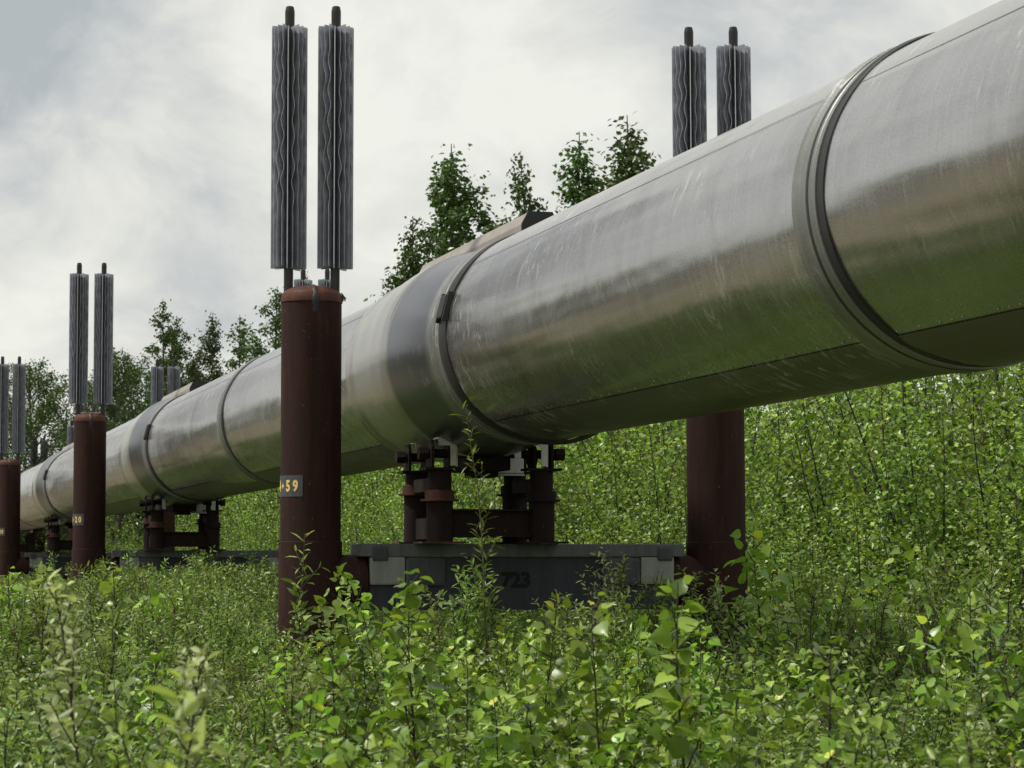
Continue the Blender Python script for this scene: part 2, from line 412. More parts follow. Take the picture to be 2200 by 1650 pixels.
# ------------------------------------------------------------------ support posts with heat pipes
def text_mesh(txt, size, bold=.0):
    cu = bpy.data.curves.new('lettering', 'FONT'); cu.body = txt; cu.size = size; cu.align_x = 'CENTER'; cu.align_y = 'CENTER'
    cu.offset = bold; cu.resolution_u = 3
    o = bpy.data.objects.new('lettering', cu); COL.objects.link(o)
    bpy.context.view_layer.update()
    me = bpy.data.meshes.new_from_object(o.evaluated_get(bpy.context.evaluated_depsgraph_get()))
    bpy.data.objects.remove(o); bpy.data.curves.remove(cu)
    return me
PR = .2285
def fin_mesh():
    nf = 20; nz = 74; H = 1.846; r0, r1 = .034, .136; th = .0016
    V = []; F = []; V2 = []; F2 = []
    zz = np.linspace(0, H, nz)
    env = np.clip((zz-.38)/.25, 0, 1)*np.clip((H-.06-zz)/.2, 0, 1)
    rr = np.random.default_rng(3)
    for k in range(nf):
        a0 = 2*math.pi*k/nf
        straight = k % 5 == 0
        amp = 0. if straight else .068*(1 if k % 2 else -1)*rr.uniform(.8, 1.2)
        dz = rr.uniform(-.012, .012); ph = rr.normal(0, .16); lam = .235*rr.uniform(.95, 1.06)
        wave = amp*np.sin(2*math.pi*zz/lam+ph)*env*(1+.35*np.sin(zz*2.1+k))
        base = len(V)
        for side in (-1, 1):
            for r, amount in ((r0, 0), ((r0+r1)/2, .5), (r1, 1)):
                an = a0+wave*amount+side*(th*(2.2 if straight else 1.))/r
                top = rr.uniform(-.012, .012) if False else 0
                x, y = r*np.cos(an), r*np.sin(an)
                z = zz+(dz if r > r0 else 0)
                V += list(zip(x, y, z))
        def id(side, j, i): return base+(side*3+j)*nz+i
        for i in range(nz-1):
            for sd in (0, 1):
                for j in (0, 1): F.append((id(sd, j, i), id(sd, j+1, i), id(sd, j+1, i+1), id(sd, j, i+1)))
            F.append((id(0, 2, i), id(1, 2, i), id(1, 2, i+1), id(0, 2, i+1)))
        for j in (0, 1):
            for i in (0, nz-1): F.append((id(0, j, i), id(0, j+1, i), id(1, j+1, i), id(1, j, i)))
    return np.array(V), np.array(F)
FV, FF = fin_mesh()
def make_post(side, label, group=None):
    """side = +1: the beam stub points to the right (left-hand post)"""
    root = empty('support_post', (0, 0, 0), 0, label, 'support post', group)
    m = MB(); m.lathe([(0, -.5), (PR, -.5), (PR, 3.44), (0, 3.44)], 48)
    m.build('column', m_rust, root)
    m = MB(); m.lathe([(PR+.001, 1.622), (PR+.011, 1.618), (PR+.012, -.5)], 48); m.build('sleeve', m_rust, root)
    m = MB()
    prof = [(PR+.006, 3.425), (PR+.007, 3.452), (PR+.002, 3.466)]
    for i in range(1, 9):
        u = i/8*math.pi/2; prof.append(((PR+.002)*math.cos(u)**.75 if i < 8 else 0, 3.466+.09*math.sin(u)))
    m.lathe(prof, 48); m.build('cap', m_cap, root)
    # dripping sealant over the cap edge
    V = []; pr = random.Random(5)
    rows = [(.02, 3.5585, .03), (.07, 3.5575, .05), (.12, 3.5495, .04), (.17, 3.534, .06), (.205, 3.511, .065), (.229, 3.480, .05), (.238, 3.455, .06), (.238, 3.42, .055), (.236, 3.39, .035), (.234, 3.36, .05), (.232, 3.33, .02)]
    for r, z, w_ in rows:
        for u in (-1, -.3, .4, 1):
            a = rad(-78)+u*w_*.5/max(r, .05)+pr.uniform(-.02, .02)
            e_ = .004 if abs(u) < 1 else -.004
            V.append(((r+e_)*math.cos(a), (r+e_)*math.sin(a), z+e_))
    F = np.array([(j*4+i, j*4+i+1, j*4+4+i+1, j*4+4+i) for j in range(len(rows)-1) for i in range(3)])
    np_mesh('sealant_drip', V, [F], m_tar, root, smooth=True)
    for sx in (-1, 1):                                              # wire tabs bent off the cap rim
        m = MB(); b = Vector((sx*(PR+.006), -.01, 3.475))
        m.cyl(b+Vector((-sx*.012, 0, .025)), b+Vector((sx*.028, -.01, -.02)), .005, 6)
        m.cyl(b+Vector((-sx*.004, .02, .022)), b+Vector((sx*.020, .03, -.034)), .005, 6)
        m.box(b+Vector((sx*.001, 0, -.012)), (.014, .04, .05))
        m.build('wire_tab', m_tube, root)
    # stub carrying the beam: a fat short pipe welded into the column
    m = MB(); m.lathe([(0, .0), (.186, 0), (.196, .02), (.196, .405), (.186, .413), (0, .413)], 40, Matrix.Translation((0, 0, 1.325)) @ Matrix.Rotation(side*math.pi/2, 4, 'Y'))
    m.build('beam_stub', m_rust, root)
    for sx in (-1, 1):
        x = sx*.1765
        m = MB()
        m.lathe([(.036, 3.40), (.036, 3.70)], 20, Matrix.Translation((x, 0, 0)))
        m.lathe([(.036, 5.52), (.037, 5.65), (.037, 5.66), (.030, 5.695), (.022, 5.70), (0, 5.70)], 20, Matrix.Translation((x, 0, 0)))
        m.lathe([(.035, 3.70), (.035, 5.52)], 20, Matrix.Translation((x, 0, 0)))
        hp = m.build('heat_pipe', m_tube, root)
        fin = np_mesh('radiator_fins', FV, [FF], m_fin, hp, smooth=False)
        fin.location = (x, 0, 3.69); fin.rotation_euler = (0, 0, rad(-90))
        m = MB(); m.box((x, -.1372, 3.69+.92), (.0045, .006, 1.80)); m.build('seam_edge', m_finbright, hp)
    return root
def number_plate(root, txt):
    """painted plate wrapped round the column, numbers centred on the viewer's left"""
    m = MB(); m.lathe([(PR, 1.955), (PR+.003, 1.9551), (PR+.003, 2.1149), (PR, 2.115)], 24, Matrix(), True, rad(-90-100), rad(-90-10.6))
    pl = m.build('number_plate', m_plate, root)
    V = []; F = []
    for i, ch in enumerate(txt):
        ang = rad(-90+[-73.5, -59, -42.6, -25.3][i])
        me = text_mesh(ch, .112 if ch != '+' else .06, .0045)
        b = len(V)
        for v in me.vertices:
            a = ang+v.co.x*.80/PR
            V.append(((PR+.0046)*math.cos(a), (PR+.0046)*math.sin(a), 2.032+v.co.y))
        F += [[b+k for k in p.vertices] for p in me.polygons]
        bpy.data.meshes.remove(me)
    me = bpy.data.meshes.new('numbers'); me.from_pydata(V, [], F); me.materials.append(m_yellow); me.update()
    link('numbers', me, pl)
ROT = math.atan2(Q2[1], Q2[0])
left0 = make_post(1, 'rusty brown support post numbered 4+59, nearest on the left of the pipeline', 'posts carrying the pipeline')
right0 = make_post(-1, 'dark rusty post rising behind the pipeline at the right end of the nearest crossbeam', 'posts carrying the pipeline')
lefts = [left0]; rights = [right0]
left_lab = ['', 'rusty post numbered 5+20 with paired fin radiators, second along the left side',
            'rusty post numbered 5+80 cut by the left edge of the photo']
right_lab = ['', 'post whose radiator tips peep out behind the cap of post 4+59',
             'post behind the pipe whose two short radiators show left of the grey ridge cover',
             'distant post whose radiators stand just left of post 5+20',
             'farthest post with small radiators low between the 5+80 and 5+20 posts']
for k in range(1, 5):
    if k < 3: l = copy_tree(left0); l['label'] = left_lab[k]; lefts.append(l)
    r = copy_tree(right0); r['label'] = right_lab[k]; rights.append(r)
for k, o in enumerate(lefts):
    p = POST1+D2*SPAN*k; o.location = (p[0], p[1], 0); o.rotation_euler = (0, 0, 0)
    number_plate(o, ['4+59', '5+20', '5+80'][k])
    a = math.atan2(p[0], p[1]); o.rotation_euler[2] = -a*.0+ROT*0
    for ch in o.children:
        if ch.name.startswith('beam_stub'): ch.rotation_euler[2] = ROT
for k, o in enumerate(rights):
    p = POST1+D2*SPAN*k+Q2*WIDE; o.location = (p[0], p[1], 0)
    for ch in o.children:
        if ch.name.startswith('beam_stub'): ch.rotation_euler[2] = ROT
    if k == 0: o.rotation_euler = (0, rad(-.35), 0)
# the anchor bent has a second pair behind it
o = copy_tree(right0); o['label'] = 'distant post whose lower radiators stand left of its neighbour behind post 5+20'
p = POST1+D2*(SPAN*3+2.6)+Q2*WIDE; o.location = (p[0], p[1], -.25)

# ------------------------------------------------------------------ crossbeams
def beam(k):
    P = POST1+D2*SPAN*k
    root = empty('crossbeam', (P[0], P[1], 0), ROT, ['dark blue-grey crossbeam stencilled 723 joining the two nearest posts', 'crossbeam half hidden in shrubs under the second pipe shoe, behind post 4+59',
                 'crossbeam under the third pipe shoe, left of post 5+20',
                 'farthest crossbeam, a grey sliver low beside post 5+80'][k], 'crossbeam', 'crossbeams between the posts')
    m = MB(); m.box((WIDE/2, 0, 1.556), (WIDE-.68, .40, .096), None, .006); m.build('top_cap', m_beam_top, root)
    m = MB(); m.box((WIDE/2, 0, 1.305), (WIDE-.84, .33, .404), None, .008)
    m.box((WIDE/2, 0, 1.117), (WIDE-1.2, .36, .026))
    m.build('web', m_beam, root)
    for sx in (0, 1):
        x = lambda u: u if sx == 0 else WIDE-u
        m = MB(); m.box((x(.555), -.005, 1.40), (.27, .385, .21), None, .015); m.build('end_bracket', m_bracket, root)
        m = MB(); m.box((x(.845), -.004, 1.395), (.31, .395, .222), None, .03); m.build('clamp_plate', m_clampgrey, root)
        m = MB(); m.box((x(.495), 0, 1.53), (.125, .424, .115), None, .02); m.build('clamp_cap', m_clampgrey, root)
    if k == 0:
        me = text_mesh('723', .155, .008)
        for v in me.vertices: v.co = Vector((1.555+v.co.x*1.0, -.1685, 1.325+v.co.y))
        me.materials.append(m_blackpaint); link('stencilled_number', me, root)
    return root
for k in range(4): beam(k)

# ------------------------------------------------------------------ pipe shoes
def shoe(k):
    P = at(SPAN*k, 0)
    root = empty('pipe_shoe', (P[0], P[1], 0), ROT, ['four-legged rusty steel pipe shoe standing on the crossbeam stencilled 723', 'dark pipe shoe seen through the gap between posts 5+20 and 4+59',
                 'dark pipe shoe partly hidden behind the left edge of post 5+20',
                 'farthest pipe shoe just right of post 5+80 under the pipe'][k], 'pipe shoe', 'shoes carrying the pipe')
    BZ = 1.604
    for sy in (-1, 1):              # local X across the line (right), local Y along it (away)
        for sx in (-1, 1):
            x, y = sx*.395, sy*.41
            m = MB(); z1 = 1.94 if sy < 0 else 2.0
            m.lathe([(.088, 2.17), (.088, z1), (.090, z1)], 28, Matrix.Translation((x, y, 0)))
            m.lathe([(.092, z1), (.100, z1-.003), (.100, BZ+.018)], 28, Matrix.Translation((x, y, 0)))
            lg = m.build('leg', m_shaded_rust, root)
            m = MB(); m.lathe([(.098, z1+.065), (.112, z1+.06), (.112, z1), (.145, z1-.003), (.145, z1-.017), (.10, z1-.02)], 28, Matrix.Translation((x, y, 0)))
            m.build('collar', m_flange if sx < 0 else m_shaded_rust, lg)
            m = MB(); m.box((x, y, BZ+.009), (.34, .30, .016)); m.build('base_plate', m_flange if sx < 0 else m_shaded_rust, lg)
            m = MB(); m.box((x, y, 2.165), (.27, .22, .018))
            for dx in (-.075, .06):
                m.prism([(-.10, 2.175), (.10, 2.175), (.10, 2.30), (.05, 2.38), (-.07, 2.38), (-.10, 2.33)], x+dx-.011, x+dx+.011,
                        Matrix(((0, 0, 1, 0), (1, 0, 0, y), (0, 1, 0, 0), (0, 0, 0, 1))))
            m.build('saddle_bracket', m_shaded_rust, root)
            m = MB(); m.cyl((x-.14, y-.02, 2.28), (x+.13, y-.02, 2.28), .034, 12); m.cyl((x+sx*.10, y-.02, 2.28), (x+sx*.17, y-.02, 2.28), .052, 6)
            m.build('pivot_bolt', m_shaded_rust, root)
            m = MB(); c = x+.03 if sx < 0 else x-.06
            m.box((c, y-.125, 2.362), (.135, .012, .05)); m.box((c+.046, y-.125, 2.262), (.043, .0125, .15)); m.box((c, y-.03, 2.393), (.135, .19, .012)); m.box((c+.074, y-.05, 2.28), (.012, .14, .2))
            m.build('flashing', m_sheet, root)
        # tie between the two legs of the row
        m = MB(); yy = sy*.41
        m.box((0, yy, 1.76), (.60, .03, .19)); m.box((0, yy, 1.857), (.60, .12, .014)); m.box((0, yy, 1.663), (.60, .12, .014))
        m.build('tie_beam', m_shaded_rust, root)
    m = MB()
    for sx in (-1, 1): m.box((sx*.395, 0, 2.05), (.10, .62, .10)); m.box((sx*.395, 0, 1.72), (.06, .62, .16))
    m.build('side_rail', m_shaded_rust, root)
    m = MB(); m.box((.30, .36, 2.215), (.26, .20, .12), None, .008); m.box((.30, .36, 2.146), (.27, .22, .012)); m.build('slide_box', m_sheet, root)
    m = MB(); m.box((0, 0, 2.21), (.34, .70, .10), None, .01); m.box((0, -.1, 2.14), (.2, .3, .06), None, .01); m.build('saddle_plate', m_shaded_rust, root)
    return root
for k in range(4): shoe(k)

# ------------------------------------------------------------------ vegetation
def unit(a): return a/np.maximum(np.linalg.norm(a, axis=-1, keepdims=True), 1e-9)
_o = [(-.03, .20, .0), (.12, .42, .05), (.36, .455, .075), (.62, .31, .05), (.84, .12, -.04)]
T_HEART = (np.array([(0, 0, 0), (.32, 0, -.02), (.66, 0, -.05), (1, 0, -.17)]+_o+[(a, -b, c) for a, b, c in _o]),
           [np.array([(0, 1, 5, 4), (1, 2, 7, 6), (0, 9, 10, 1), (1, 11, 12, 2), (2, 3, 8, 7), (2, 12, 13, 3)]), np.array([(1, 6, 5), (1, 10, 11)])])
T_LANCE = (np.array([(0, 0, 0), (1, 0, -.10), (.28, .13, .03), (.64, .115, .02), (.28, -.13, .03), (.64, -.115, .02), (.5, 0, -.01)]),
           [np.array([(0, 6, 3, 2), (6, 1, 3, 3)[:3] + (3,), (0, 4, 5, 6), (6, 5, 1, 1)[:3] + (1,)])])
T_LANCE = (T_LANCE[0], [np.array([(0, 6, 3, 2), (0, 4, 5, 6)]), np.array([(6, 1, 3), (6, 5, 1)])])
T_OVAL = (np.array([(0, 0, 0), (1, 0, -.12), (.25, .20, .05), (.62, .22, .04), (.25, -.20, .05), (.62, -.22, .04)]),
          [np.array([(0, 1, 3, 2), (0, 4, 5, 1)])])
T_DIA = (np.array([(0, 0, 0), (.45, .42, .10), (1, 0, -.10), (.45, -.42, .10)]), [np.array([(0, 1, 2), (0, 2, 3)])])
def leaf_arrays(T, P, D, Nn, Ln, Wd):
    P = np.asarray(P); D = unit(np.asarray(D)); Nn = np.asarray(Nn)
    Nn = unit(Nn-(Nn*D).sum(1, keepdims=True)*D); S = np.cross(Nn, D)
    tv, tf = T
    V = P[:, None]+D[:, None]*(tv[None, :, :1]*Ln[:, None, None])+S[:, None]*(tv[None, :, 1:2]*Wd[:, None, None])+Nn[:, None]*(tv[None, :, 2:3]*Ln[:, None, None])
    n = len(P); k = len(tv); off = (np.arange(n)*k)[:, None, None]
    F = [(f[None]+off).reshape(-1, f.shape[1]) for f in tf]
    return V.reshape(-1, 3), F, [np.repeat(np.arange(n), len(f)) for f in tf]
def leaf_mesh(name, T, P, D, Nn, Ln, Wd, tint, mat, parent=None):
    V, F, own = leaf_arrays(T, P, D, Nn, Ln, Wd)
    return np_mesh(name, V, F, mat, parent, np.concatenate([np.asarray(tint)[o] for o in own]), smooth=T is T_HEART or T is T_OVAL)
def tubes(paths, seg=5):
    """paths: list of (points (n,3), radii (n,))"""
    V = []; F = []; b = 0
    an = np.arange(seg)*2*np.pi/seg
    for P, r in paths:
        P = np.asarray(P, float); n = len(P)
        d = unit(np.gradient(P, axis=0)); ref = np.where(np.abs(d[:, 2:3]) > .9, np.array([[1., 0, 0]]), np.array([[0, 0, 1.]]))
        u = unit(np.cross(d, ref)); v = np.cross(d, u)
        V.append((P[:, None]+(u[:, None]*np.cos(an)[None, :, None]+v[:, None]*np.sin(an)[None, :, None])*np.asarray(r)[:, None, None]).reshape(-1, 3))
        i = np.arange(n-1)[:, None]*seg; k = np.arange(seg)[None]; k2 = (k+1) % seg
        F.append((np.stack([i+k, i+k2, i+seg+k2, i+seg+k], -1)+b).reshape(-1, 4)); b += n*seg
    return np.concatenate(V), [np.concatenate(F)]
def curve_path(p0, d0, length, n, rg, wob=.1, lift=0.):
    pts = [np.array(p0, float)]; d = unit(np.array(d0, float))
    for i in range(n):
        d = unit(d+rg.normal(0, wob, 3)+np.array([0, 0, lift])); pts.append(pts[-1]+d*length/n)
    return np.array(pts)
def along(P, u):
    """points and directions at fractions u of a polyline"""
    n = len(P)-1; x = np.clip(np.asarray(u)*n, 0, n-1e-6); i = x.astype(int); f = (x-i)[:, None]
    return P[i]*(1-f)+P[i+1]*f, unit(P[i+1]-P[i])

def sapling(rg, H, T, leafL, leafW, nbr, blen, spacing, ang, droop, lean=.06, stems=1, stem_r=.0075, bare=.2, top_tint=.9, narrow=.8):
    """returns stem paths and leaf arrays of a young broad-leaved sapling"""
    paths = []; P = []; D = []; NN = []; Ls = []; Ti = []
    for s in range(stems):
        hh = H*(1 if s == 0 else rg.uniform(.6, .95))
        d0 = np.array([rg.normal(0, lean+.1*(stems > 1)), rg.normal(0, lean+.1*(stems > 1)), 1])
        main = curve_path((rg.normal(0, .03*(stems > 1)), rg.normal(0, .03*(stems > 1)), -.05), d0, hh+.05, 9, rg, .045, .03)
        r = stem_r*(hh/1.3)**.8*np.linspace(1, .22, len(main)); paths.append((main, r))
        twigs = [(main, max(bare, .45), 1.0)]
        az = rg.uniform(0, 6.28)
        for u in np.linspace(bare, .95, nbr):
            az += 2.4+rg.normal(0, .3)
            p, dd = along(main, [u]); el = rad(ang)+rg.normal(0, .15)
            d = np.array([math.cos(az)*math.cos(el), math.sin(az)*math.cos(el), math.sin(el)])+dd[0]*.15
            shape = (1-u)**narrow*.85+.15 if u > .35 else .75
            bl = blen*shape*rg.uniform(.65, 1.25)
            tw = curve_path(p[0], d, bl, 5, rg, .10, .05); paths.append((tw, np.linspace(.0032, .0012, len(tw))*(stem_r/.0075)))
            twigs.append((tw, .15, u))
        for tw, u0, hu in twigs:
            ln = np.linalg.norm(np.diff(tw, axis=0), axis=1).sum()*(1-u0)
            n = max(2, int(ln/spacing)); u = u0+(1-u0)*(np.arange(n)+rg.uniform(.2, .9, n))/n
            p, dd = along(tw, u)
            a = np.arange(n)*2.4+rg.uniform(0, 6.28, 1)+rg.normal(0, .4, n)
            ref = np.where(np.abs(dd[:, 2:3]) > .8, np.array([[1., 0, 0]]), np.array([[0, 0, 1.]]))
            uu = unit(np.cross(dd, ref)); vv = np.cross(dd, uu)
            rad_ = uu*np.cos(a)[:, None]+vv*np.sin(a)[:, None]
            d = unit(rad_+dd*.55+np.array([0, 0, -droop])+rg.normal(0, .25, (n, 3)))
            pet = leafL*.35 if T is T_HEART or T is T_DIA else leafL*.06
            P.append(p+d*pet*rg.uniform(.5, 1.1, (n, 1))); D.append(d)
            NN.append(np.array([0, 0, 1.])+rg.normal(0, .55, (n, 3)))
            grow = 1-.45*np.clip((u-.8)/.2, 0, 1)
            Ls.append(rg.uniform(.7, 1.2, n)*leafL*grow)
            hgt = p[:, 2]/H
            Ti.append(np.clip(rg.normal(.42, .2, n)+.22*np.clip((hgt-.8)/.2, 0, 1)*rg.random(n)*2, 0, .93)+(rg.random(n) < .002+(.08 if hu > .9 else 0)*(u > .85))*.45)
    P = np.concatenate(P); D = np.concatenate(D); NN = np.concatenate(NN); Ls = np.concatenate(Ls); Ti = np.clip(np.concatenate(Ti), 0, 1)
    return paths, (P, D, NN, Ls, Ls*leafW, Ti)
def plant(name, rg, leafmat_, stemmat, T, leafW, label=None, cat='sapling', group=None, **kw):
    paths, (P, D, NN, Ls, Ws, Ti) = sapling(rg, T=T, leafW=leafW, **kw)
    root = empty(name, (0, 0, 0), 0, label, cat, group)
    V, F = tubes(paths); np_mesh('stem', V, F, stemmat, root, smooth=True)
    leaf_mesh('foliage', T, P, D, NN, Ls, Ws, Ti, leafmat_, root)
    return root
def R_(k): return np.random.default_rng(100+k)
# prototypes (the first of each kind stands in the scene itself)
ASP = dict(T=T_HEART, leafW=1.0, leafL=.068, nbr=18, blen=.34, spacing=.029, ang=32, droop=.45)
WIL = dict(T=T_LANCE, leafW=1.05, leafL=.058, nbr=17, blen=.42, spacing=.0125, ang=54, droop=.05, stems=3, bare=.15, narrow=.5)
BIR = dict(T=T_DIA, leafW=.9, leafL=.068, nbr=26, blen=1.05, spacing=.031, ang=36, droop=.4, stem_r=.0095, bare=.06, narrow=.55, stems=2, lean=.12)
OVA = dict(T=T_OVAL, leafW=1.15, leafL=.044, nbr=18, blen=.36, spacing=.0125, ang=48, droop=.1, stems=3, bare=.12, narrow=.5)
GA, GW, GO, GB = 'young aspens in the foreground', 'narrow-leaved willows in the low growth', 'oval-leaved bushes in the low growth', 'birch saplings of the thicket'
LA = 'young aspen with broad heart-shaped leaves growing among the foreground shrubs'
LW = 'low willow bush with narrow pointed leaves growing among the shrubs beside the posts'
LO = 'low grey-green bush with small oval leaves growing among the foreground shrubs'
LB = 'slender bright green birch sapling in the tall dense thicket beyond the posts'
asp = [plant('aspen_sapling', R_(i), m_aspen, m_stem, label=LA, group=GA, H=h, **ASP) for i, h in enumerate((1.3, 1.15, 1.4, 1.25, 1.1, 1.35))]
wil = [plant('willow_bush', R_(20+i), m_willow, m_stem, label=LW, group=GW, cat='bush', H=h, **WIL) for i, h in enumerate((1.25, 1.1, 1.35, 1.2, 1.3))]
ova = [plant('oval_leaf_bush', R_(40+i), m_oval, m_stem, label=LO, group=GO, cat='bush', H=h, **OVA) for i, h in enumerate((1.1, 1.25, 1.0, 1.2))]
bir = [plant('birch_sapling', R_(60+i), m_birch, m_stem, label=LB, group=GB, H=h, **BIR) for i, h in enumerate((3.2, 3.6, 2.9, 3.4, 3.1))]
BH = {}
for lst, hs in ((asp, (1.3, 1.15, 1.4, 1.25, 1.1, 1.35)), (wil, (1.25, 1.1, 1.35, 1.2, 1.3)), (ova, (1.1, 1.25, 1.0, 1.2)), (bir, (3.2, 3.6, 2.9, 3.4, 3.1))):
    for o, h in zip(lst, hs): BH[o.name] = h
def cross_t(x, y): return (x-PIPE0[0])*Q2[0]+(y-PIPE0[1])*Q2[1]
def along_s(x, y): return (x-PIPE0[0])*D2[0]+(y-PIPE0[1])*D2[1]
def scatter(n, zmin, zmax, ok, mind, margin=1.0):
    """random points standing in the view wedge between two distances, no two closer than mind"""
    pts = []; cell = {}
    tries = 0
    while len(pts) < n and tries < n*60:
        tries += 1
        y = math.sqrt(rng.uniform(zmin**2, zmax**2)); hw = .1923*y+margin
        x = rng.uniform(-hw, hw)
        if not ok(x, y): continue
        k = (int(x//mind), int(y//mind))
        if any((x-a)**2+(y-b)**2 < mind**2 for i in (-1, 0, 1) for j in (-1, 0, 1) for a, b in cell.get((k[0]+i, k[1]+j), ())): continue
        cell.setdefault(k, []).append((x, y)); pts.append((x, y))
    return pts
used = set()
def put(proto, x, y, H, label=None, group=None, rz=None, tilt=.05):
    base = BH[proto.name]
    if proto.name not in used: o = proto; used.add(proto.name)
    else: o = copy_tree(proto)
    s = H/base; o.location = (x, y, ground_h(x, y)); o.scale = (s**.7, s**.7, s)
    o.rotation_euler = (rng.normal(0, tilt), rng.normal(0, tilt), rng.uniform(0, 6.28) if rz is None else rz)
    BH[o.name] = base
    if label: o['label'] = label
    return o
def low_ok(x, y):
    t = cross_t(x, y); s = along_s(x, y)
    for k in range(-1, 4):                                          # clear of the posts
        for c in (POST1+D2*SPAN*k, POST1+D2*SPAN*k+Q2*WIDE):
            if (x-c[0])**2+(y-c[1])**2 < .36**2: return False
        ds = s-SPAN*k
        if abs(ds) < .42 and -2.2 < t < 2.2: return False            # clear of the beams
    return True
def px_of(x, y): return 1100+5720*x/y
def top_z(x, y, rg):
    """height of the low growth: knee to chest high, kept down along the line"""
    p = px_of(x, y)
    if p < 560: lim = 1250 if y < 25 else (1206 if p > 225 else 1245)
    elif p < 740: lim = 1335
    elif p < 1470: lim = 1300
    elif p < 1640: lim = 1360
    else: lim = 1190
    hi = CAMH-(lim-1198)/5720*y
    patch = .82+.30*(math.sin(x*1.9+1.3*math.sin(y*.8))*math.cos(y*1.15+x*.6)+1)/2
    return max(.45, min((.78+.024*y+(.25 if y > 17 else 0))*patch, hi))*(rg.uniform(.68, 1.0)+((.30 if p > 560 else .12) if rg.random() < .10 else 0))
# nearest growth: individuals
near = sorted(scatter(760, 6.6, 20.5, lambda x, y: low_ok(x, y) and cross_t(x, y) < 3.2,   .17, .5), key=lambda p: p[1])
rest_low = []
ca = cw = co = 0
for x, y in near:
    p = px_of(x, y); r = rng.random()
    pa = .82 if p > 640 else .15
    if p > 1650: pa = .6
    H = top_z(x, y, rng)
    if r < pa and ca >= 290: rest_low.append((x, y, H))
    elif r < pa: put(asp[ca % len(asp)], x, y, H); ca += 1
    elif r < pa+(1-pa)*(.62 if p > 300 else .35): put(wil[cw % len(wil)], x, y, H); cw += 1
    else: put(ova[co % len(ova)], x, y, H); co += 1
# taller bushes breaking up the front of the crossbeam
for q, (p, ytop, Y) in enumerate(((822, 1245, 18.4), (985, 1205, 18.6), (1200, 1250, 18.8), (1262, 1245, 18.5), (1345, 1205, 19.0), (1440, 1222, 19.1), (905, 1225, 17.8), (560, 1200, 31), (300, 1178, 30), (380, 1195, 32), (470, 1185, 33), (225, 1192, 29), (15, 1205, 40), (120, 1195, 38))):
    x = (p-1100)/5720*Y; b = wil[q % 5] if q % 3 else ova[q % 4]
    put(b, x, Y, CAMH-(ytop-1198)/5720*Y)
# farther low growth: one mass of the same plants
mass = rest_low
far_low = scatter(1900, 20.5, 66, lambda x, y: low_ok(x, y) and cross_t(x, y) < 3.0, .28, 1.0)
def thicket_h(x, y):
    t = cross_t(x, y)
    return min(4.3, 1.3+max(0, t-2.0)*.62)
thick = scatter(2300, 19.0, 112, lambda x, y: low_ok(x, y) and 2.45 < cross_t(x, y) < 15 and math.sin(x*1.5+1.7*math.sin(y*.55))*math.cos(y*.8+x*.5) < .62, .40, 1.4)
thick.sort(key=lambda p: p[1])
for i, (x, y) in enumerate(thick[:280]):
    put(bir[i % len(bir)], x, y, thicket_h(x, y)*rng.uniform(.62, 1.2))
def spread(name, pts, heights, protos, kindlabel, cat):
    """stuff: the same plants set on points with geometry nodes"""
    me = bpy.data.meshes.new(name)
    me.from_pydata([(x, y, ground_h(x, y)) for x, y in pts], [], [])
    o = link(name, me); tag(o, kindlabel, cat, None, 'stuff')
    n = len(pts)
    a = me.attributes.new('idx', 'INT', 'POINT'); a.data.foreach_set('value', rng.integers(0, len(protos), n).astype(np.int32))
    idx = np.zeros(n, np.int32); a.data.foreach_get('value', idx)
    hb = np.array([BH[protos[i].name] for i in idx])
    a = me.attributes.new('scl', 'FLOAT', 'POINT'); a.data.foreach_set('value', (np.array(heights)/hb).astype(np.float32))
    rv = np.stack([rng.normal(0, .05, n), rng.normal(0, .05, n), rng.uniform(0, 6.28, n)], 1).astype(np.float32)
    a = me.attributes.new('rot', 'FLOAT_VECTOR', 'POINT'); a.data.foreach_set('vector', rv.ravel())
    ng = bpy.data.node_groups.new(name, 'GeometryNodeTree')
    ng.interface.new_socket('Geometry', in_out='INPUT', socket_type='NodeSocketGeometry'); ng.interface.new_socket('Geometry', in_out='OUTPUT', socket_type='NodeSocketGeometry')
    nn = ng.nodes.new; ll = ng.links.new
    gi = nn('NodeGroupInput'); go = nn('NodeGroupOutput'); iop = nn('GeometryNodeInstanceOnPoints')
    jg = nn('GeometryNodeJoinGeometry')
    for p in protos[::-1]:
        j2 = nn('GeometryNodeJoinGeometry')
        for ch in p.children:
            oi = nn('GeometryNodeObjectInfo'); oi.inputs['Object'].default_value = ch; oi.transform_space = 'ORIGINAL'
            ll(oi.outputs['Geometry'], j2.inputs[0])
        g2i = nn('GeometryNodeGeometryToInstance'); ll(j2.outputs[0], g2i.inputs[0]); ll(g2i.outputs[0], jg.inputs[0])
    def attr(nm, typ):
        x = nn('GeometryNodeInputNamedAttribute'); x.data_type = typ; x.inputs['Name'].default_value = nm; return x.outputs[0]
    ll(gi.outputs[0], iop.inputs['Points']); ll(jg.outputs[0], iop.inputs['Instance']); iop.inputs['Pick Instance'].default_value = True
    ll(attr('idx', 'INT'), iop.inputs['Instance Index'])
    e2r = nn('FunctionNodeEulerToRotation'); ll(attr('rot', 'FLOAT_VECTOR'), e2r.inputs[0]); ll(e2r.outputs[0], iop.inputs['Rotation'])
    ll(attr('scl', 'FLOAT'), iop.inputs['Scale'])
    ll(iop.outputs[0], go.inputs[0])
    md = o.modifiers.new('plants', 'NODES'); md.node_group = ng
    return o
spread('thicket', thick[280:], [thicket_h(x, y)*rng.uniform(.65, 1.2) for x, y in thick[280:]], bir, 'dense mass of green birch thicket far behind the pipeline', 'thicket')
spread('aspen_growth', [q[:2] for q in rest_low], [q[2] for q in rest_low], asp, 'young aspens mixed into the low growth in front of the crossbeam', 'aspens')
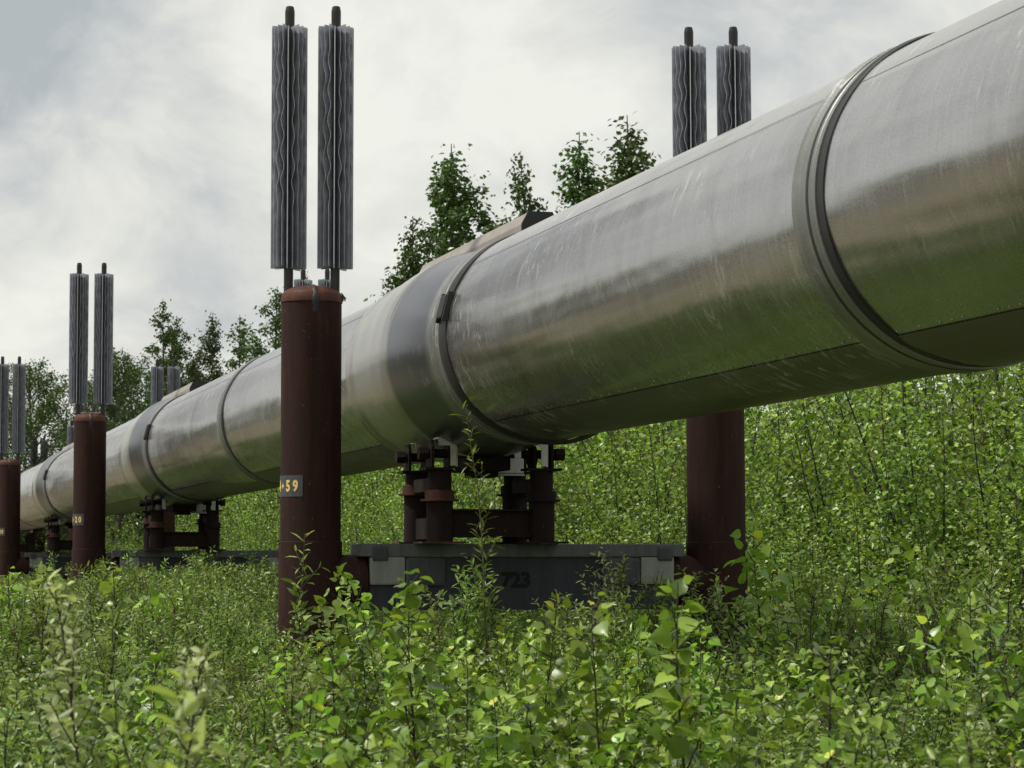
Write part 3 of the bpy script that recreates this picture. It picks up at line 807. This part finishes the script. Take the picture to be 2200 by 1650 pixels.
spread('low_shrubs', far_low, [top_z(x, y, rng) for x, y in far_low], wil[:4]+ova[:2], 'low green shrubs covering the cleared strip under and left of the pipeline', 'shrubs')

# leafy ground cover hiding the soil
n = 150000
yy = np.sqrt(rng.uniform(5.0**2, 62**2, n)); xx = rng.uniform(-1, 1, n)*(.1923*yy+1.4)
bx = np.stack([xx, yy], 1)
clump = (np.sin(xx*2.3+np.sin(yy*1.7))*np.cos(yy*2.1+xx)+1)/2
hz = rng.random(n)**1.3*(.12+.32*clump+.004*yy)
P = np.stack([xx, yy, hz], 1); a = rng.uniform(0, 6.28, n)
D = np.stack([np.cos(a), np.sin(a), rng.normal(.55, .4, n)], 1)
Lf = rng.uniform(.025, .055, n)*(1+.022*yy)
un = leaf_mesh('undergrowth', T_OVAL, P, D, np.array([0, 0, 1.])+rng.normal(0, .5, (n, 3)), Lf, Lf*rng.uniform(.5, 1.2, n), np.clip(rng.normal(.4, .25, n), 0, 1), m_under)
tag(un, 'tangled low green leaves covering the soil between the shrubs', 'ground cover', None, 'stuff')

# dry grass blades and dead stalks among the bushes
n = 26000
yy = np.sqrt(rng.uniform(5.5**2, 40**2, n)); xx = rng.uniform(-1, 1, n)*(.1923*yy+1.2)
keep = (np.sin(xx*1.7+2)*np.cos(yy*.9+xx*.4) > np.where(xx/yy < -.08, -.1, .55)); xx = xx[keep]; yy = yy[keep]; n = len(xx)
a = rng.uniform(0, 6.28, n); hgt = rng.uniform(.35, .85, n)
D = np.stack([np.cos(a)*.28, np.sin(a)*.28, np.ones(n)], 1)
gs = leaf_mesh('dry_grass', T_LANCE, np.stack([xx, yy, np.zeros(n)], 1), D, np.stack([np.sin(a), np.cos(a), rng.normal(0, .3, n)], 1), hgt, np.full(n, .022), rng.random(n), m_straw)
tag(gs, 'thin straw-coloured dry grass standing between the bushes', 'grass', None, 'stuff')

# ------------------------------------------------------------------ plants that stand out
def lone(name, seed, x, y, H, leafm, stemm, T, label, cat, **kw):
    o = plant(name, R_(seed), leafm, stemm, T, kw.pop('leafW'), label, cat, None, H=H, **kw)
    o.location = (x, y, ground_h(x, y)); return o
def unproj(px, Y): return (px-1100)/5720*Y
Y = 18.6; sh = lone('willow_shoot', 201, unproj(1078, Y), Y, 2.62, m_willow, m_stem_green, T_LANCE, 'tall thin willow shoot reaching up the pipe in front of the steel pipe shoe', 'willow',
     leafW=.8, leafL=.095, nbr=15, blen=.60, spacing=.030, ang=62, droop=-.1, stems=1, bare=.35, lean=.01, stem_r=.006)
sh.rotation_euler = (0, -.085, 0)
Y = 18.2; lone('willow_shoot', 204, unproj(650, Y), Y, 1.72, m_willow, m_stem_green, T_LANCE, 'light green willow shoot standing against the foot of post 4+59', 'willow',
     leafW=1.0, leafL=.10, nbr=8, blen=.45, spacing=.030, ang=62, droop=-.1, stems=1, bare=.4, lean=.03, stem_r=.006)
Y = 18.8; lone('willow_shoot', 207, unproj(1295, Y), Y, 1.56, m_pale, m_stem, T_LANCE, 'twiggy grey-leaved willow spreading in front of the right end of the crossbeam', 'willow',
     leafW=1.2, leafL=.052, nbr=26, blen=.75, spacing=.020, ang=52, droop=0, stems=2, bare=.3)
Y = 18.9; lone('willow_shoot', 209, unproj(1610, Y), Y, 1.48, m_pale, m_stem, T_LANCE, 'thin twig with pale leaves crossing the foot of the dark right-hand post', 'willow',
     leafW=1.3, leafL=.055, nbr=9, blen=.5, spacing=.026, ang=50, droop=0, stems=1, bare=.45)
Y = 4.5; lone('willow_shoot', 211, unproj(425, Y), Y, 1.30, m_yellowish, m_stem_green, T_OVAL, 'blurred pale yellow-green willow tip close to the camera, lower left', 'willow',
     leafW=.85, leafL=.058, nbr=16, blen=.20, spacing=.016, ang=38, droop=.0, stems=1, bare=.4, stem_r=.005)
Y = 7.0; lone('grey_willow', 214, unproj(262, Y), Y, 1.42, m_pale, m_stem, T_OVAL, 'big pale grey-green willow bush at the lower left, topped by a whitish shoot', 'willow',
     leafW=1.0, leafL=.046, nbr=30, blen=.34, spacing=.011, ang=50, droop=.05, stems=3, bare=.2)
Y = 9.0; lone('aspen_sapling', 217, unproj(1510, Y), Y, 1.40, m_aspen, m_stem, T_HEART, 'aspen sapling with yellow-green top leaves in front of the dark right-hand post', 'sapling',
     leafW=1.0, leafL=.078, nbr=26, blen=.27, spacing=.026, ang=30, droop=.45, stem_r=.009, bare=.25)
Y = 10.5; lone('aspen_sapling', 219, unproj(893, Y), Y, 1.46, m_aspen, m_stem, T_HEART, 'aspen sapling with large leaves rising before the left end of the crossbeam', 'sapling',
     leafW=1.0, leafL=.078, nbr=24, blen=.26, spacing=.028, ang=34, droop=.45, stem_r=.008, bare=.3)

# ------------------------------------------------------------------ skyline trees
def tree_arrays(rg, H, W, nlimb, nleaf, leafL, shape):
    trunk = curve_path((0, 0, -.2), (0, 0, 1), H+.2, 14, rg, .014, .05)
    paths = [(trunk, .012*H*np.linspace(1, .06, len(trunk)))]
    tw = [trunk[9:]]; wts = [.7]
    for i in range(nlimb):
        u = .12+.85*(i+rg.random())/nlimb
        p, d = along(trunk, [u]); az = i*2.4+rg.normal(0, .4)
        k = shape(u)*W*rg.uniform(.55, 1.2); el = rad(rg.uniform(38, 62))
        dr = np.array([math.cos(az)*math.cos(el), math.sin(az)*math.cos(el), math.sin(el)])
        lm = curve_path(p[0], dr, k/math.cos(el), 7, rg, .10, .06); paths.append((lm, np.linspace(.028, .005, len(lm))*H/10))
        tw.append(lm); wts.append(k)
        for j in range(3):
            q, _ = along(lm, [rg.uniform(.35, .95)])
            sd = unit(dr+rg.normal(0, .7, 3)); st = curve_path(q[0], sd, k*.55, 4, rg, .14, .06); paths.append((st, np.linspace(.008, .003, len(st))*H/10))
            tw.append(st); wts.append(k*.7)
    wts = np.array(wts)*rg.uniform(.4, 1.6, len(wts)); cnt = rg.multinomial(nleaf, wts/wts.sum())
    P = []
    for t_, c in zip(tw, cnt):
        if c == 0: continue
        u = rg.beta(2.2, 1.1, c); p, _ = along(t_, u); P.append(p+rg.normal(0, .052*W, (c, 3))*np.array([1, 1, 1.1]))
    P = np.concatenate(P); n = len(P)
    a = rg.uniform(0, 6.28, n); D = np.stack([np.cos(a), np.sin(a), rg.normal(-.8, .5, n)], 1)
    Ls = rg.uniform(.7, 1.3, n)*leafL
    return paths, P, D, rg.normal(0, .7, (n, 3))+np.array([0, 0, .6]), Ls, Ls*.8, np.clip(rg.normal(.42, .22, n), 0, .99)
def make_tree(seed, H, W, nlimb, nleaf, leafL, shape, label):
    rg = R_(seed)
    paths, P, D, NN, Ls, Ws, Ti = tree_arrays(rg, H, W, nlimb, nleaf, leafL, shape)
    root = empty('birch_tree', (0, 0, 0), 0, label, 'tree', 'trees on the skyline')
    V, F = tubes(paths, 6); np_mesh('trunk', V, F, m_bark, root, smooth=True)
    leaf_mesh('crown', T_DIA, P, D, NN, Ls, Ws, Ti, m_tree, root)
    return root, H
spire = lambda u: max(.05, min(1., (1-u)*1.25))**1.05
cone = lambda u: max(.08, min(1., (1-u)*1.45))**.85
oval = lambda u: max(.12, math.sin(min(1, u*1.02)*math.pi*.93+.2))
TP = [make_tree(301, 9.0, 1.75, 64, 19000, .092, spire, ''), make_tree(302, 9.0, 1.2, 50, 9500, .092, cone, ''), make_tree(303, 9.0, 1.9, 54, 16000, .092, oval, ''), make_tree(304, 9.0, 1.4, 50, 11000, .092, cone, '')]
tused = set()
def set_tree(k, px, ytop, Y, wide, label, rz):
    o, H = TP[k]
    if k in tused: o = copy_tree(o)
    tused.add(k)
    h = (1198-ytop)/5720*Y+CAMH; s = h/H
    o.location = (unproj(px, Y), Y, 0); o.scale = (s*wide, s*wide, s); o.rotation_euler = (0, 0, rz); o['label'] = label
B_ = 'behind the pipeline'
trees = [
 (0, 982, 300, 62, 1.4, 'tallest dense pointed birch just left of the grey ridge cover', .3),
 (1, 948, 335, 64, 1.2, 'slightly shorter birch tip crowded against the tallest birch left of the ridge cover', 1.3),
 (3, 900, 455, 61, 1.1, 'low left shoulder birch beside the tallest birch, over the pipe', 2.2),
 (3, 1150, 325, 60, .95, 'thin pointed birch rising right above the end of the grey ridge cover', 4.0),
 (0, 1330, 238, 60, 1.4, 'tall birch peeping over the pipe left of the right-hand radiators', 5.1),
 (0, 1268, 275, 61, 1.3, 'narrow birch tip between the ridge cover birch and the tall one to its right', .9),
 (1, 1090, 455, 63, .7, 'small birch top just left of the ridge cover end', 2.9),
 (1, 342, 640, 78, 1.2, 'slim pointed birch above the paired radiators left of the far ridge cover', 1.1),
 (3, 395, 675, 80, 1.1, 'bushy birch in the row of skyline trees, second from the slim pointed one', 2.6),
 (0, 446, 668, 82, .95, 'round-topped birch over the far ridge cover', 3.9),
 (1, 508, 675, 79, 1.25, 'short birch left of the loose tall one by post 4+59', .4),
 (3, 572, 616, 77, 1.2, 'loose airy birch touching the left side of post 4+59', 5.7),
 (1, 655, 572, 72, .45, 'slender birch top between the radiators above post 4+59', 3.0),
 (2, 82, 775, 92, 1.15, 'round dark tree at the left, between the 5+80 and 5+20 radiators', 1.9),
 (2, 252, 755, 86, 1.05, 'leafy tree right behind the radiators of post 5+20', 4.7),
 (3, 300, 765, 88, 1.2, 'pointed tree filling in right of the 5+20 radiators', 3.3),
 (2, 20, 850, 96, .8, 'dark tree at the far left edge behind post 5+80', .2),
 (3, 150, 880, 94, 1.1, 'low tree filling the gap left of post 5+20', 2.4),
 (2, 205, 800, 90, .8, 'tree hidden mostly behind the radiators of post 5+20', 5.2),
]
for tr in trees: set_tree(*tr)
# low wood behind the line, one mass
pts = []
for i in range(420):
    y = rng.uniform(68, 200); t = 0
    s = 0
    x = rng.uniform(-.2*y-2, .06*y)
    if cross_t(x, y) > 5.5: pts.append((x, y))
for i in range(150):
    y = rng.uniform(75, 135); pts.append((-y*rng.uniform(.33, .85), y))
for o, H in TP: BH[o.name] = H
spread('far_wood', pts, [rng.uniform(3.0, 5.0)+max(0, y-90)*.012+(2.2 if x < -.3*y else 0) for x, y in pts], [TP[i][0] for i in (2, 0, 3)], 'low green wood filling in below the skyline trees', 'wood')
